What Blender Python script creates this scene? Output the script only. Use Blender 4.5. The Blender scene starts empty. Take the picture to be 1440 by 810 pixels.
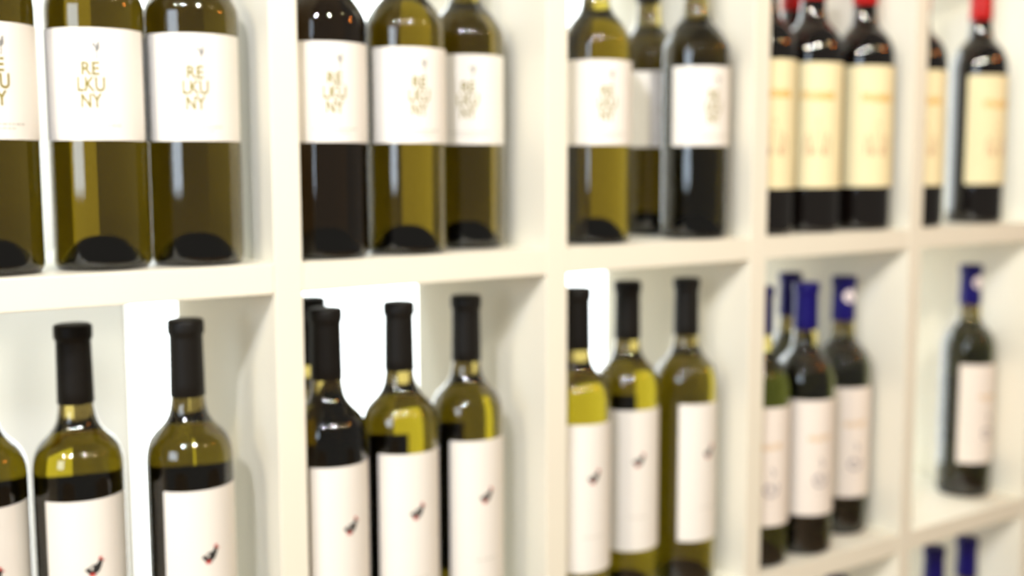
import bpy, bmesh, math, random
from math import sin, cos, pi, radians, sqrt, atan2
from mathutils import Vector, Matrix

C = bpy.context.scene.collection
SC = bpy.context.scene
random.seed(7)

# ------------------------------------------------------------------ camera
PITCH = 0.255            # spacing of the dividers (m)
TH = 0.0229              # board thickness
ROW = 0.3579             # spacing of the shelves
DEEP = 0.230             # depth of the shelf unit

CAM = Vector((-0.3664, -0.8097, 0.0968))
yaw, pit, roll = 0.6061, 0.1072, -0.0029
fwd = Vector((sin(yaw) * cos(pit), cos(yaw) * cos(pit), -sin(pit)))
right = Vector((cos(yaw), -sin(yaw), 0.0))
up = right.cross(fwd)
r2 = right * cos(roll) + up * sin(roll)
u2 = up * cos(roll) - right * sin(roll)
cam = bpy.data.cameras.new('camera')
co = bpy.data.objects.new('camera', cam)
C.objects.link(co)
m = Matrix((r2, u2, -fwd)).transposed().to_4x4()
m.translation = CAM
co.matrix_world = m
cam.sensor_width = 36.0
cam.lens = 1613.0 / 1440.0 * 36.0
cam.clip_start = 0.02
cam.dof.use_dof = True
cam.dof.focus_distance = 0.645
cam.dof.aperture_fstop = 3.3
SC.camera = co

# ------------------------------------------------------------------ world, lights, exposure
w = bpy.data.worlds.new('world')
SC.world = w
w.use_nodes = True
w.node_tree.nodes['Background'].inputs[0].default_value = (1.0, 0.93, 0.80, 1)
w.node_tree.nodes['Background'].inputs[1].default_value = 0.27

SC.view_settings.view_transform = 'Standard'
SC.view_settings.look = 'None'
SC.view_settings.exposure = -0.33
SC.view_settings.gamma = 1.0
SC.view_settings.use_curve_mapping = False
SC.cycles.use_denoising = True
SC.cycles.max_bounces = 14
SC.cycles.transmission_bounces = 12
SC.cycles.glossy_bounces = 5
SC.cycles.diffuse_bounces = 4
SC.cycles.caustics_reflective = False
SC.cycles.caustics_refractive = False
SC.cycles.sample_clamp_indirect = 6.0


def aim(o, target):
    o.rotation_euler = (Vector(target) - o.location).to_track_quat('-Z', 'Y').to_euler()


def area(name, loc, target, sx, sy, power, color):
    d = bpy.data.lights.new(name, 'AREA')
    d.shape = 'RECTANGLE'
    d.size, d.size_y = sx, sy
    d.energy = power
    d.color = color
    o = bpy.data.objects.new(name, d)
    C.objects.link(o)
    o.location = loc
    aim(o, target)
    return o


def bulb(name, loc, power, color, radius=0.03):
    d = bpy.data.lights.new(name, 'POINT')
    d.energy = power
    d.color = color
    d.shadow_soft_size = radius
    o = bpy.data.objects.new(name, d)
    C.objects.link(o)
    o.location = loc
    return o


# daylight window of the shop, far to the left along the shelf front
area('shop_window_light', (-3.0, -1.40, 0.50), (0.4, 0.0, 0.1), 1.40, 1.0, 38, (0.72, 0.85, 1.0))
# added fill with no visible source, brightens the wall behind the open shelf unit
area('back_room_light', (-0.35, 0.62, 1.25), (0.0, 1.2, -0.1), 0.9, 0.4, 30, (0.86, 0.97, 1.0))
# small hanging bulbs of the shop
bulb('hanging_bulb', (-1.45, -0.75, 0.95), 56, (1.0, 0.86, 0.58))
bulb('hanging_bulb', (-0.86, -0.95, 0.90), 80, (0.93, 0.94, 1.0))
bulb('hanging_bulb', (-0.08, -1.22, 0.92), 84, (1.0, 0.94, 0.79))
bulb('hanging_bulb', (1.00, -1.50, 1.05), 15, (1.0, 0.76, 0.34))
bulb('red_lamp', (1.25, -0.80, 0.62), 7, (1.0, 0.24, 0.03))


# ------------------------------------------------------------------ materials
def mat(name, color, rough=0.5, metallic=0.0, spec=0.5, trans=0.0, ior=1.45, noise=0.0, nscale=30.0, emit=None, estr=0.0, coat=0.0, absorb=None):
    k = bpy.data.materials.new(name)
    k.use_nodes = True
    nt = k.node_tree
    b = nt.nodes['Principled BSDF']
    b.inputs['Base Color'].default_value = (*color, 1)
    b.inputs['Roughness'].default_value = rough
    b.inputs['Metallic'].default_value = metallic
    b.inputs['Specular IOR Level'].default_value = spec
    b.inputs['Transmission Weight'].default_value = trans
    b.inputs['IOR'].default_value = ior
    b.inputs['Coat Weight'].default_value = coat
    b.inputs['Coat IOR'].default_value = 1.68
    b.inputs['Coat Roughness'].default_value = 0.03
    if noise > 0:
        tc = nt.nodes.new('ShaderNodeTexCoord')
        n = nt.nodes.new('ShaderNodeTexNoise')
        n.inputs['Scale'].default_value = nscale
        n.inputs['Detail'].default_value = 3
        nt.links.new(tc.outputs['Object'], n.inputs['Vector'])
        mx = nt.nodes.new('ShaderNodeMix')
        mx.data_type = 'RGBA'
        mx.inputs[6].default_value = (*[c * (1 - noise) for c in color], 1)
        mx.inputs[7].default_value = (*[min(1, c * (1 + noise)) for c in color], 1)
        nt.links.new(n.outputs['Fac'], mx.inputs[0])
        nt.links.new(mx.outputs[2], b.inputs['Base Color'])
        bp = nt.nodes.new('ShaderNodeBump')
        bp.inputs['Strength'].default_value = 0.05
        bp.inputs['Distance'].default_value = 0.001
        nt.links.new(n.outputs['Fac'], bp.inputs['Height'])
        nt.links.new(bp.outputs['Normal'], b.inputs['Normal'])
    if emit:
        b.inputs['Emission Color'].default_value = (*emit, 1)
        b.inputs['Emission Strength'].default_value = estr
    if absorb:
        va = nt.nodes.new('ShaderNodeVolumeAbsorption')
        dmax = max(absorb) * 1.02
        va.inputs['Color'].default_value = (*[1 - c / dmax for c in absorb], 1)
        va.inputs['Density'].default_value = dmax
        nt.links.new(va.outputs[0], nt.nodes['Material Output'].inputs['Volume'])
    return k


M = dict(
    shelf=mat('white_lacquer', (0.84, 0.803, 0.69), 0.42, noise=0.02, nscale=14),
    wall=mat('white_plaster', (0.84, 0.85, 0.82), 0.8, noise=0.02, nscale=22),
    floor=mat('oak_floor', (0.42, 0.29, 0.17), 0.5, noise=0.2, nscale=9),
    frame=mat('white_window_paint', (0.85, 0.85, 0.83), 0.4, noise=0.01),
    pane=mat('daylit_frosted_pane', (0.8, 0.8, 0.8), 0.5, emit=(0.90, 0.98, 1.0), estr=4.2),
    glass_white=mat('olive_glass', (0.60, 0.533, 0.19), 0.03, trans=1.0, ior=1.42, coat=0.55, absorb=(36, 41, 78)),
    glass_tall=mat('olive_amber_glass', (0.60, 0.533, 0.19), 0.03, trans=1.0, ior=1.42, coat=0.55, absorb=(22, 25, 65)),
    glass_neck=mat('brown_neck_glass', (0.25, 0.19, 0.05), 0.03, trans=1.0, ior=1.42, coat=0.55),
    glass_deep=mat('deep_brown_glass', (0.42, 0.34, 0.12), 0.03, trans=1.0, ior=1.42, coat=0.55, absorb=(75, 86, 120)),  # olive glass darkened to stand in for an unseen bottle behind it
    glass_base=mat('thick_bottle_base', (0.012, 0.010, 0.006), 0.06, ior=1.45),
    glass_green=mat('dark_green_glass', (0.56, 0.53, 0.19), 0.03, trans=1.0, ior=1.45, coat=0.55, absorb=(54, 52, 92)),
    glass_red=mat('black_wine_glass', (0.004, 0.0025, 0.002), 0.03, ior=1.45, coat=0.55),
    paper=mat('white_label_paper', (0.84, 0.81, 0.765), 0.7, noise=0.015, nscale=60),
    paper_cream=mat('cream_label_paper', (0.86, 0.765, 0.48), 0.7, noise=0.02, nscale=60),
    paper_pink=mat('off_white_label_paper', (0.84, 0.77, 0.71), 0.7, noise=0.015, nscale=60),
    paper_back=mat('back_label_paper', (0.10, 0.08, 0.05), 0.8, noise=0.02, nscale=60),  # coloured dark to read as a backlit silhouette through the glass
    gold=mat('olive_gold_ink', (0.25, 0.205, 0.035), 0.5, noise=0.15, nscale=200),
    gold_band=mat('yellow_gold_ink', (0.68, 0.38, 0.035), 0.5, noise=0.15, nscale=200),
    grey=mat('grey_ink', (0.22, 0.22, 0.22), 0.6, noise=0.1, nscale=200),
    pale=mat('pale_grey_ink', (0.50, 0.48, 0.43), 0.6, noise=0.05, nscale=200),
    black=mat('black_ink', (0.02, 0.02, 0.02), 0.6, noise=0.1, nscale=200),
    red=mat('red_ink', (0.55, 0.04, 0.03), 0.6, noise=0.1, nscale=200),
    brick=mat('brick_brown_ink', (0.60, 0.40, 0.24), 0.6, noise=0.15, nscale=200),
    violet=mat('grey_violet_ink', (0.20, 0.18, 0.23), 0.6, noise=0.1, nscale=200),
    ochre=mat('ochre_ink', (0.66, 0.42, 0.17), 0.6, noise=0.1, nscale=200),
    cap_black=mat('black_capsule', (0.006, 0.005, 0.004), 0.5, spec=0.3, noise=0.05, nscale=120),
    cap_red=mat('red_capsule', (0.46, 0.006, 0.006), 0.4, spec=0.3, noise=0.05, nscale=120),
    cap_blue=mat('blue_capsule', (0.006, 0.003, 0.12), 0.4, spec=0.3, noise=0.05, nscale=120),
    sticker=mat('white_sticker', (0.88, 0.80, 0.82), 0.6, noise=0.02, nscale=120),
)


# ------------------------------------------------------------------ mesh helpers (millimetres inside, metres out)
MM = 0.001


def mesh_from(name, verts, faces, material, smooth=False, fix=True):
    me = bpy.data.meshes.new(name)
    me.from_pydata([tuple(c * MM for c in v) for v in verts], [], faces)
    bm = bmesh.new()
    bm.from_mesh(me)
    if fix:
        bmesh.ops.recalc_face_normals(bm, faces=bm.faces)
    bm.to_mesh(me)
    bm.free()
    if smooth:
        for q in me.polygons:
            q.use_smooth = True
    me.materials.append(material)
    me.update()
    return me


def link(name, me, parent=None):
    o = bpy.data.objects.new(name, me)
    C.objects.link(o)
    if parent:
        o.parent = parent
    return o


def lathe(profile, seg=56):
    """profile: list of (r, z); the first and last may sit on the axis"""
    v, f, rings = [], [], []
    for r, z in profile:
        if r < 1e-6:
            rings.append([len(v)])
            v.append((0, 0, z))
        else:
            rings.append(list(range(len(v), len(v) + seg)))
            v += [(r * cos(2 * pi * i / seg), r * sin(2 * pi * i / seg), z) for i in range(seg)]
    for a, b in zip(rings, rings[1:]):
        for i in range(seg):
            j = (i + 1) % seg
            if len(a) == 1 and len(b) == 1:
                continue
            if len(a) == 1:
                f.append((a[0], b[j], b[i]))
            elif len(b) == 1:
                f.append((a[i], a[j], b[0]))
            else:
                f.append((a[i], a[j], b[j], b[i]))
    return v, f


def smooth_profile(pts, n=4):
    """centripetal Catmull-Rom refinement of a profile, so the shoulder reads as one curve without overshoot"""
    out = []
    P = [Vector(q) for q in pts]
    for i in range(len(P) - 1):
        p1, p2 = P[i], P[i + 1]
        p0 = P[i - 1] if i else p1 * 2 - p2
        p3 = P[i + 2] if i + 2 < len(P) else p2 * 2 - p1
        t1 = max((p1 - p0).length, 1e-6) ** 0.5
        t2 = t1 + max((p2 - p1).length, 1e-6) ** 0.5
        t3 = t2 + max((p3 - p2).length, 1e-6) ** 0.5
        for k in range(n):
            t = t1 + (t2 - t1) * k / n
            a1 = p0 * ((t1 - t) / t1) + p1 * (t / t1)
            a2 = p1 * ((t2 - t) / (t2 - t1)) + p2 * ((t - t1) / (t2 - t1))
            a3 = p2 * ((t3 - t) / (t3 - t2)) + p3 * ((t - t2) / (t3 - t2))
            b1 = a1 * ((t2 - t) / t2) + a2 * (t / t2)
            b2 = a2 * ((t3 - t) / (t3 - t1)) + a3 * ((t - t1) / (t3 - t1))
            c = b1 * ((t2 - t) / (t2 - t1)) + b2 * ((t - t1) / (t2 - t1))
            out.append((max(c.x, 0.0), c.y))
    out.append(tuple(pts[-1]))
    return out


def wrap(u, z, r):
    """label coordinates (arc length u, height z) on a cylinder whose label faces -y"""
    a = u / r
    return (r * sin(a), -r * cos(a), z)


def patch(r, a0, a1, z0, z1, th=0.22, n=28):
    """curved label: a strip of paper with its own thickness (the rim has its own vertices, so it shades crisply)"""
    v, f = [], []

    def strip(ra, za, rb, zb):
        k = len(v)
        for i in range(n + 1):
            a = a0 + (a1 - a0) * i / n
            v.append((ra * sin(a), -ra * cos(a), za))
            v.append((rb * sin(a), -rb * cos(a), zb))
        for i in range(n):
            p = k + 2 * i
            f.append((p, p + 2, p + 3, p + 1))
    strip(r + th, z0, r + th, z1)
    strip(r, z1, r, z0)
    strip(r, z0, r + th, z0)
    strip(r + th, z1, r, z1)
    for a in (a0, a1):
        k = len(v)
        v.extend([(q * sin(a), -q * cos(a), z) for q, z in ((r, z0), (r + th, z0), (r + th, z1), (r, z1))])
        f.append((k, k + 1, k + 2, k + 3))
    return v, f


def polys(shapes, r, th=0.10):
    """flat printed shapes (lists of (u, z) points, each convex) wrapped round the label"""
    v, f = [], []
    for s in shapes:
        k = len(v)
        n = len(s)
        v += [wrap(u, z, r) for u, z in s] + [wrap(u * (r + th) / r, z, r + th) for u, z in s]
        f.append(tuple(range(k, k + n)))
        f.append(tuple(range(k + 2 * n - 1, k + n - 1, -1)))
        for i in range(n):
            j = (i + 1) % n
            f.append((k + i, k + j, k + n + j, k + n + i))
    return v, f


def quad(u, z, w_, h_, rot=0.0):
    pts = [(-w_ / 2, -h_ / 2), (w_ / 2, -h_ / 2), (w_ / 2, h_ / 2), (-w_ / 2, h_ / 2)]
    return [(u + x * cos(rot) - y * sin(rot), z + x * sin(rot) + y * cos(rot)) for x, y in pts]


def oval(u, z, a, b, rot=0.0, n=14):
    return [(u + a * cos(t) * cos(rot) - b * sin(t) * sin(rot), z + a * cos(t) * sin(rot) + b * sin(t) * cos(rot))
            for t in [2 * pi * i / n for i in range(n)]]


def stroke(pts, w_):
    """a drawn line as short quads"""
    out = []
    for (x0, y0), (x1, y1) in zip(pts, pts[1:]):
        l = sqrt((x1 - x0) ** 2 + (y1 - y0) ** 2)
        out.append(quad((x0 + x1) / 2, (y0 + y1) / 2, l + w_ * 0.5, w_, atan2(y1 - y0, x1 - x0)))
    return out


def text_shapes(word, height, width, u, z, r, th=0.1):
    """real letters from Blender's own font, wrapped round the bottle: returns verts, faces"""
    cu = bpy.data.curves.new('letters', 'FONT')
    cu.body = word
    cu.align_x = 'CENTER'
    cu.resolution_u = 3
    cu.offset = 0.022
    o = bpy.data.objects.new('letters', cu)
    C.objects.link(o)
    dg = bpy.context.evaluated_depsgraph_get()
    dg.update()
    me = bpy.data.meshes.new_from_object(o.evaluated_get(dg))
    xs = [q.co.x for q in me.vertices]
    ys = [q.co.y for q in me.vertices]
    sx = width / (max(xs) - min(xs))
    sy = height / (max(ys) - min(ys))
    cx, cy = (max(xs) + min(xs)) / 2, (max(ys) + min(ys)) / 2
    v = [wrap(u + (q.co.x - cx) * sx, z + (q.co.y - cy) * sy, r + th) for q in me.vertices]
    f = [tuple(q.vertices) for q in me.polygons]
    bpy.data.objects.remove(o)
    bpy.data.meshes.remove(me)
    bpy.data.curves.remove(cu)
    return v, f


def merge(*vf):
    v, f = [], []
    for a, b in vf:
        k = len(v)
        v += a
        f += [tuple(i + k for i in q) for q in b]
    return v, f


def box(x0, x1, y0, y1, z0, z1, material, name, bevel=0.6):
    me = bpy.data.meshes.new(name)
    bm = bmesh.new()
    bmesh.ops.create_cube(bm, size=1.0)
    for q in bm.verts:
        q.co = Vector((x0 + (q.co.x + .5) * (x1 - x0), y0 + (q.co.y + .5) * (y1 - y0), z0 + (q.co.z + .5) * (z1 - z0)))
    if bevel:
        bmesh.ops.bevel(bm, geom=list(bm.edges), offset=bevel * MM, segments=2, affect='EDGES', profile=0.5)
    bm.to_mesh(me)
    bm.free()
    me.materials.append(material)
    return me


def empty(name, loc, rz, label, cat, group=None):
    o = bpy.data.objects.new(name, None)
    C.objects.link(o)
    o.empty_display_size = 0.03
    o.location = loc
    o.rotation_euler = (0, 0, rz)
    o['label'] = label
    o['category'] = cat
    if group:
        o['group'] = group
    return o


# ------------------------------------------------------------------ the wall and the window behind the open shelf
WY = 1.20                                 # front of the wall behind the open shelf unit
WX0 = 0.207                               # left edge of the window opening
WX1, WZ0, WZ1 = 1.75, -0.90, 1.05
FLOOR_Z = -3 * ROW - 0.06


def structure(name, me, parent=None):
    o = link(name, me, parent)
    if not parent:
        o['kind'] = 'structure'
    return o


# one wall in one mesh, with a real opening for the window
v, f = merge(*[([(a, b, c) for a in (x0, x1) for b in (WY * 1000, WY * 1000 + 120) for c in (z0, z1)],
               [(0, 1, 3, 2), (4, 6, 7, 5), (0, 4, 5, 1), (2, 3, 7, 6), (0, 2, 6, 4), (1, 5, 7, 3)])
               for x0, x1, z0, z1 in ((-2600, WX0 * 1000, FLOOR_Z * 1000, 1500), (WX1 * 1000, 3200, FLOOR_Z * 1000, 1500),
                                      (WX0 * 1000, WX1 * 1000, FLOOR_Z * 1000, WZ0 * 1000), (WX0 * 1000, WX1 * 1000, WZ1 * 1000, 1500))])
structure('wall_back', mesh_from('wall_back', v, f, M['wall']))
structure('floor', box(-3.2, 3.2, -3.2, WY, FLOOR_Z - 0.04, FLOOR_Z, M['floor'], 'floor', 0))
win = bpy.data.objects.new('window_1', None)
C.objects.link(win)
win.location = (WX0, WY, WZ0)
win['kind'] = 'structure'
ww, wh = WX1 - WX0, WZ1 - WZ0
link('window_pane', box(0.004, ww - 0.004, 0.030, 0.036, 0.004, wh - 0.004, M['pane'], 'window_pane', 0), win)
for x0, x1, z0, z1 in ((0, 0.012, 0, wh), (ww - 0.03, ww, 0, wh), (0.012, ww - 0.03, 0, 0.03), (0.012, ww - 0.03, wh - 0.03, wh)):
    link('window_frame', box(x0, x1, 0.014, 0.05, z0, z1, M['frame'], 'window_frame', 0.5), win)

# ------------------------------------------------------------------ the shelf unit
unit = empty('wine_shelf', (-2 * PITCH - TH, 0, FLOOR_Z), 0,
             'white lacquered open shelf unit of square compartments holding all the wine bottles', 'shelf')
OX, OZ = unit.location.x, unit.location.z
K0, K1 = -2, 6
ZB, ZT = -3 * ROW, ROW + TH
for k in range(K0, K1 + 1):
    x1 = k * PITCH - OX
    link('divider', box(x1 - TH, x1, 0, DEEP, ZB - OZ, ZT - OZ, M['shelf'], 'divider', 0.8), unit)
board = box(0.0002, PITCH - TH - 0.0002, 0.0003, DEEP, 0, TH, M['shelf'], 'shelf_board', 0.8)
FLOOR = {0: ROW + TH, 1: TH, 2: -ROW + TH + 0.002, 3: -2 * ROW + TH, 4: -3 * ROW + TH}
link('plinth', box(0.004, (K1 - K0) * PITCH + TH - 0.004, 0.012, DEEP - 0.012, 0, ZB - FLOOR_Z, M['shelf'], 'plinth', 0.8), unit)
for row in (0, 1, 2, 3, 4):
    for k in range(K0, K1):
        o = link('shelf_board', board, unit)
        o.location = (k * PITCH - OX, 0, FLOOR[row] - TH - OZ)

# ------------------------------------------------------------------ the bottles
R = 33.5
RJ = 34.0


def base_profile(r):
    return [(0, 24), (5, 23.6), (10, 21.5), (15, 16.5), (19, 10), (22, 4.5), (24.5, 1.0), (27, 0), (r - 3.2, 0.6), (r - 1.0, 2.6), (r, 6.5)]


def glass_mesh(kind):
    if kind == 'tall':
        r = 32.0
        body = [(r, 60), (r, 130), (r, 200), (r, 207), (31.4, 215), (29.2, 223), (25.5, 229), (21.0, 233.5), (17.2, 238),
                (14.6, 243), (13.0, 250), (12.2, 258), (11.6, 285), (11.4, 303), (11.4, 312)]
        mt = M['glass_tall']
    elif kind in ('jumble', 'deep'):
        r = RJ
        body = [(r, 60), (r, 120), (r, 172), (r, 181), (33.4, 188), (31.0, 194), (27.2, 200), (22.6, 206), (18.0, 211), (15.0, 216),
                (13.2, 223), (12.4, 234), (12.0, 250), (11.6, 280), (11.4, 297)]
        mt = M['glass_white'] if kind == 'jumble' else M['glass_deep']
    else:
        r = R
        body = [(r, 60), (r, 120), (r, 182), (r, 190), (32.8, 197), (31.3, 203), (28.8, 209), (25.2, 214.5), (20.6, 219.5),
                (16.6, 224), (14.4, 230), (13.4, 238), (12.7, 250), (12.0, 280), (11.6, 297)]
        mt = M['glass_red'] if kind == 'red' else M['glass_green']
    prof = smooth_profile(base_profile(r), 3)[:-1] + smooth_profile([(r, 6.5)] + body, 3) + [(0, body[-1][1] + 0.4)]
    me = mesh_from('glass_body', *lathe(prof), mt, True)
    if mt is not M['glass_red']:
        me.materials.append(M['glass_base'])          # thick glass of the punt and heel, blackened for the shade inside the punt
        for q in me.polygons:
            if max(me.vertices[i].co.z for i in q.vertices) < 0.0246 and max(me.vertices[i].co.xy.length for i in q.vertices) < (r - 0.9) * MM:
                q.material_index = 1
        if kind:
            me.materials.append(M['glass_neck'])      # the narrow neck has thicker walls
            for q in me.polygons:
                if min(me.vertices[i].co.z for i in q.vertices) > {'tall': 238, 'blue': 229}.get(kind, 222) * MM:
                    q.material_index = 2
    return me, r


def cap_mesh(kind):
    z0, z1, mt = {'tall': (257, 315, M['cap_black']), 'jumble': (240, 300, M['cap_black']), 'deep': (240, 300, M['cap_black']),
                  'red': (248, 300, M['cap_red']), 'blue': (248, 300, M['cap_blue'])}[kind]
    rl = {'tall': 12.9, 'jumble': 12.7, 'deep': 12.7, 'red': 13.6, 'blue': 13.6}[kind]
    pr = [(rl - 0.25, z0), (rl + 0.1, z0 + 0.4), (rl - 0.1, z0 + 10), (rl - 0.6, z1 - 14), (rl - 0.5, z1 - 11.5), (rl + 0.55, z1 - 10.4),
          (rl + 0.7, z1 - 8), (rl + 0.65, z1 - 2.2), (rl + 0.2, z1 - 0.7), (rl - 1.2, z1), (rl - 6, z1 + 0.1), (0, z1 + 0.1)]
    return mesh_from('capsule', *lathe(pr, 40), mt, True), rl


def label_set(kind):
    """returns (label mesh, [(name, mesh)] printed on it, back label mesh)"""
    out = []
    if kind == 'tall':
        r = 32.1
        lab = mesh_from('label', *patch(r, radians(-61), radians(61), 50, 191), M['paper'], True, False)
        q = r + 0.24
        bird = [oval(-1.0, 139.8, 5.0, 3.6, 0.4), oval(2.6, 142.6, 2.1, 3.0, -0.5), [(-7.4, 139.4), (-4.0, 137.6), (-4.0, 141.2), (-6.8, 141.2)],
                quad(-0.4, 136.0, 0.9, 3.0, 0.1), oval(4.0, 145.4, 1.7, 1.5)]
        out.append(('bird_emblem', mesh_from('bird_emblem', *polys(bird, q), M['black'])))
        crest = [oval(3.8, 147.4, 1.5, 1.2, 0.3), oval(-2.4, 136.0, 2.2, 1.3, 0.2), quad(6.2, 145.4, 1.8, 0.8, -0.3)]
        out.append(('bird_crest', mesh_from('bird_crest', *polys(crest, q + 0.02), M['red'])))
        fp = [quad(-10 + i * 3.1, 84 + (i % 2) * 0.2, 2.3, 0.8) for i in range(7)]
        out.append(('fine_print', mesh_from('fine_print', *polys(fp, q), M['pale'])))
        back = mesh_from('back_label', *patch(r, pi - radians(52), pi + radians(52), 60, 198), M['paper_back'], True, False)
    elif kind in ('jumble', 'deep'):
        r = RJ + 0.1
        lab = mesh_from('label', *patch(r, radians(-72), radians(72), 91, 168), M['paper'], True, False)
        q = r + 0.24
        t = merge(text_shapes('RE', 9.2, 12.0, 0, 140.2, q), text_shapes('LKU', 10.2, 18.5, 0, 129.4, q), text_shapes('NY', 10.0, 14.0, 0, 118.2, q))
        out.append(('lettering', mesh_from('lettering', *t, M['gold'])))
        sprig = stroke([(4.2, 146.5), (4.6, 149.5), (4.0, 152.5)], 0.7) + [oval(5.0, 154.2, 1.4, 2.6, -0.3), oval(2.8, 156.2, 0.9, 1.7, 0.5), oval(5.6, 157.2, 0.8, 1.6, -0.2)]
        out.append(('sprig_emblem', mesh_from('sprig_emblem', *polys(sprig, q), M['grey'])))
        rng = random.Random(3)
        fp, u = [], -17.0
        while u < 17:
            wd = rng.uniform(1.2, 3.4)
            fp.append(quad(u + wd / 2, 101.2, wd, 1.1))
            u += wd + 0.9
        u = -12.0
        while u < 12:
            wd = rng.uniform(1.2, 3.0)
            fp.append(quad(u + wd / 2, 98.4, wd, 0.8))
            u += wd + 0.8
        out.append(('fine_print', mesh_from('fine_print', *polys(fp, q), M['pale'])))
        back = mesh_from('back_label', *patch(r, pi - radians(62), pi + radians(62), 92, 167), M['paper_back'], True, False)
    elif kind == 'red':
        r = R + 0.1
        lab = mesh_from('label', *patch(r, radians(-66), radians(66), 48, 180), M['paper_cream'], True, False)
        q = r + 0.24
        rng = random.Random(5)
        g, u = [], -19.0
        while u < 18:
            wd = rng.uniform(2.6, 4.0)
            g += [quad(u + 0.7, 145, 1.4, 8.4), quad(u + wd / 2, 145 + rng.choice((-3.4, 0, 3.4)), wd, 1.6), quad(u + wd - 0.6, 145 + rng.choice((-1.8, 0, 1.8)), 1.2, 5.0)]
            u += wd + 1.1
        out.append(('gold_lettering', mesh_from('gold_lettering', *polys(g, q), M['gold_band'])))
        e = [quad(0, 80, 31, 3.0), quad(-11, 90, 7, 15), quad(11, 90, 7, 15), quad(0, 96, 9, 25), [(-5.6, 108), (5.6, 108), (0, 121)],
             [(-15, 97), (-7, 97), (-11, 106)], [(7, 97), (15, 97), (11, 106)], quad(-6, 86, 3.4, 8), quad(6, 86, 3.4, 8), quad(0, 75.5, 22, 1.8), quad(0, 71.8, 14, 1.4)]
        out.append(('castle_emblem', mesh_from('castle_emblem', *polys(e, q), M['brick'])))
        back = None
    else:
        r = R + 0.1
        lab = mesh_from('label', *patch(r, radians(-66), radians(66), 46, 174), M['paper_pink'], True, False)
        q = r + 0.24
        rng = random.Random(9)
        g, u = [], -13.0
        while u < 14:
            wd = rng.uniform(2.0, 3.2)
            g += [quad(u + 0.6, 132, 1.2, 6.0), quad(u + wd / 2, 132 + rng.choice((-2.4, 0, 2.4)), wd, 1.3)]
            u += wd + 0.9
        out.append(('ochre_lettering', mesh_from('ochre_lettering', *polys(g, q), M['ochre'])))
        pts = [((3.0 + 0.95 * a) * cos(a * 0.95), 86 + (3.0 + 0.95 * a) * 0.95 * sin(a * 0.95)) for a in [i * 0.4 for i in range(19)]]
        e = stroke(pts, 2.3) + stroke([(-10, 75), (0, 71), (10, 76)], 1.8) + stroke([(2, 99), (5, 104), (1, 109)], 1.6)
        out.append(('scroll_emblem', mesh_from('scroll_emblem', *polys(e, q), M['violet'])))
        back = mesh_from('back_label', *patch(r, pi - radians(42), pi + radians(42), 60, 150), M['paper_back'], True, False)
    return lab, out, back


KINDS = {}
for kd in ('tall', 'jumble', 'deep', 'red', 'blue'):
    g, r = glass_mesh(kd)
    c_, rl = cap_mesh(kd)
    lab, prints, back = label_set(kd)
    st = mesh_from('capsule_sticker', *patch(rl + 0.0, radians(-30), radians(30), 270, 284, 0.5, 8), M['sticker'], True)
    # the sticker is a round disc: rebuild it as a wrapped circle
    st = mesh_from('capsule_sticker', *polys([oval(0, 277.5, 7.6, 7.6, 0, 24)], rl + 0.15, 0.5), M['sticker'])
    KINDS[kd] = (g, c_, lab, prints, back, st)


NARROW_BACK = mesh_from('back_label', *patch(32.1, pi - radians(31), pi + radians(31), 60, 197), M['paper_back'], True, False)


def bottle(kind, x, y, row, theta, label, group, sticker=None, back_kind='wide'):
    """theta: how far (degrees) the label is turned to the viewer's right of the line to the camera"""
    px_, py_ = x * MM, y * MM
    v_ = Vector((CAM.x - px_, CAM.y - py_, 0)).normalized()
    rt = Vector((-v_.y, v_.x, 0))
    n = v_ * cos(radians(theta)) + rt * sin(radians(theta))
    rz = atan2(n.x, -n.y)
    t = empty('wine_bottle', (px_, py_, FLOOR[row] + 0.0004), rz, label, 'bottle', group)
    g, c_, lab, prints, back, st = KINDS[kind]
    link('glass_body', g, t)
    cp = link('capsule', c_, t)
    lo = link('label', lab, t)
    for nm, me in prints:
        link(nm, me, lo)
    if back and back_kind:
        link('back_label', NARROW_BACK if back_kind == 'narrow' else back, t)
    if sticker is not None:
        so = link('capsule_sticker', st, cp)
        so.rotation_euler = (0, 0, radians(sticker))
        so['label'] = 'round white sticker on the blue capsule'
    return t


G1 = 'olive glass bottles with gold lettered white labels'
for x, y, th, lb in (
        (-211, 45, 12, 'olive bottle on the upper shelf cut off by the left edge of the photo'),
        (-136, 45, -6, 'olive wine bottle with gold stacked letters, second from the left on the upper shelf'),
        (-67.4, 39, 3, 'olive wine bottle with gold letters touching the left face of the first upper divider'),
        (38, 36, 14, 'dark olive bottle half hidden behind the first divider on the upper shelf'),
        (113, 38, 20, 'glowing olive bottle standing in the middle of the second upper compartment'),
        (190, 64, 3, 'olive bottle at the right end of the second upper compartment, beside the second divider'),
        (318, 40, 19, 'bright yellow olive bottle at the left of the third upper compartment'),
        (447, 112, 36, 'olive bottle set back behind two others in the third upper compartment'),
        (444, 38, 33, 'dark bottle with blue window streak at the right of the third upper compartment')):
    bottle('deep' if x == 38 else 'jumble', x, y, 1, th, lb, G1)

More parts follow.
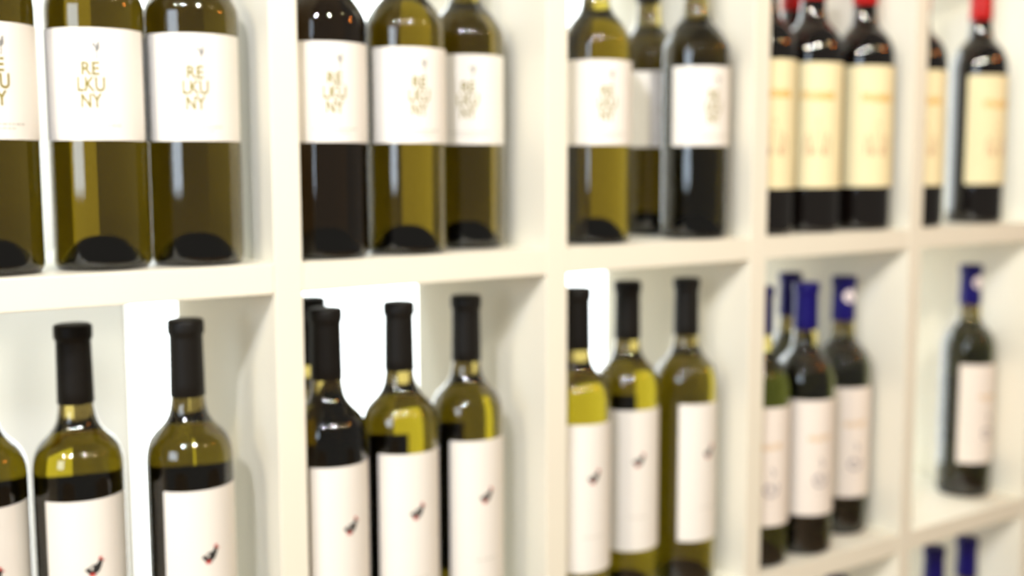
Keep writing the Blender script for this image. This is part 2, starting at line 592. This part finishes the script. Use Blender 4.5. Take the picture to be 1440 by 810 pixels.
G2 = 'dark red wine bottles with cream labels'
for x, y, th, lb in (
        (544, 40, 22, 'dark red wine bottle mostly hidden behind the third divider, cream label'),
        (618, 40, 14, 'dark red wine bottle with cream label, middle of the fourth upper compartment'),
        (699, 36, 31, 'dark red wine bottle with bright window streak, right in the fourth upper compartment'),
        (667, 112, 20, 'red capped dark bottle at the back of the fourth upper compartment, only neck showing'),
        (800, 40, 22, 'dark wine bottle sliver showing past the fourth divider on the upper shelf'),
        (931, 45, 45, 'dark red capped wine bottle alone at the far right of the upper shelf')):
    bottle('red', x, y, 1, th, lb, G2)

G3 = 'tall black capped bottles with long white labels'
for x, y, th, lb in (
        (-222, 70, 10, 'tall bottle on the middle shelf cut off by the left edge of the photo'),
        (-158, 53, 15, 'tall black capped bottle second from the left on the middle shelf'),
        (-82, 31, 24, 'tall black capped bottle nearest the left face of the first divider, middle shelf'),
        (33, 31, 33, 'dark tall bottle partly behind the first divider on the middle shelf'),
        (54, 106, 30, 'black capped bottle hidden at the back of the second middle compartment, cap showing'),
        (102, 34, 26, 'tall olive bottle in the centre of the second middle compartment'),
        (173, 40, 33, 'tall olive bottle at the right of the second middle compartment'),
        (291, 32, 32, 'tall bottle at the left of the third middle compartment, cut by the divider'),
        (370, 52, 24, 'tall bottle in the centre of the third middle compartment'),
        (438, 40, 50, 'tall amber bottle at the right of the third middle compartment, label turned away')):
    bottle('tall', x, y, 2, th, lb, G3, None, {102: 'narrow', 173: 'narrow', 370: 'narrow', 291: None, 438: None}.get(x, 'wide'))

G4 = 'green glass bottles with blue capsules'
for x, y, row, th, stk, lb in (
        (546, 40, 2, 24, None, 'green bottle mostly hidden by the third divider on the middle shelf'),
        (616, 38, 2, 33, None, 'blue capped bottle in front in the fourth middle compartment, white label'),
        (690, 127, 2, 20, None, 'blue capped bottle at the back left of the fourth middle compartment'),
        (706, 60, 2, 30, 0, 'blue capped bottle with round white capsule sticker in the fourth middle compartment'),
        (960, 64, 2, 51, -6, 'lone blue capped green bottle at the far right of the middle shelf'),
        (894, 57, 3, 30, None, 'blue capped bottle top at the lower right, left of two'),
        (962, 55, 3, 30, None, 'blue capped bottle top at the lower right, nearer the right edge'),
        (705, 57, 3, 30, None, 'bottle in the lowest row just under the fourth compartment, cap tip showing')):
    bottle('blue', x, y, row, th, lb, G4, stk)
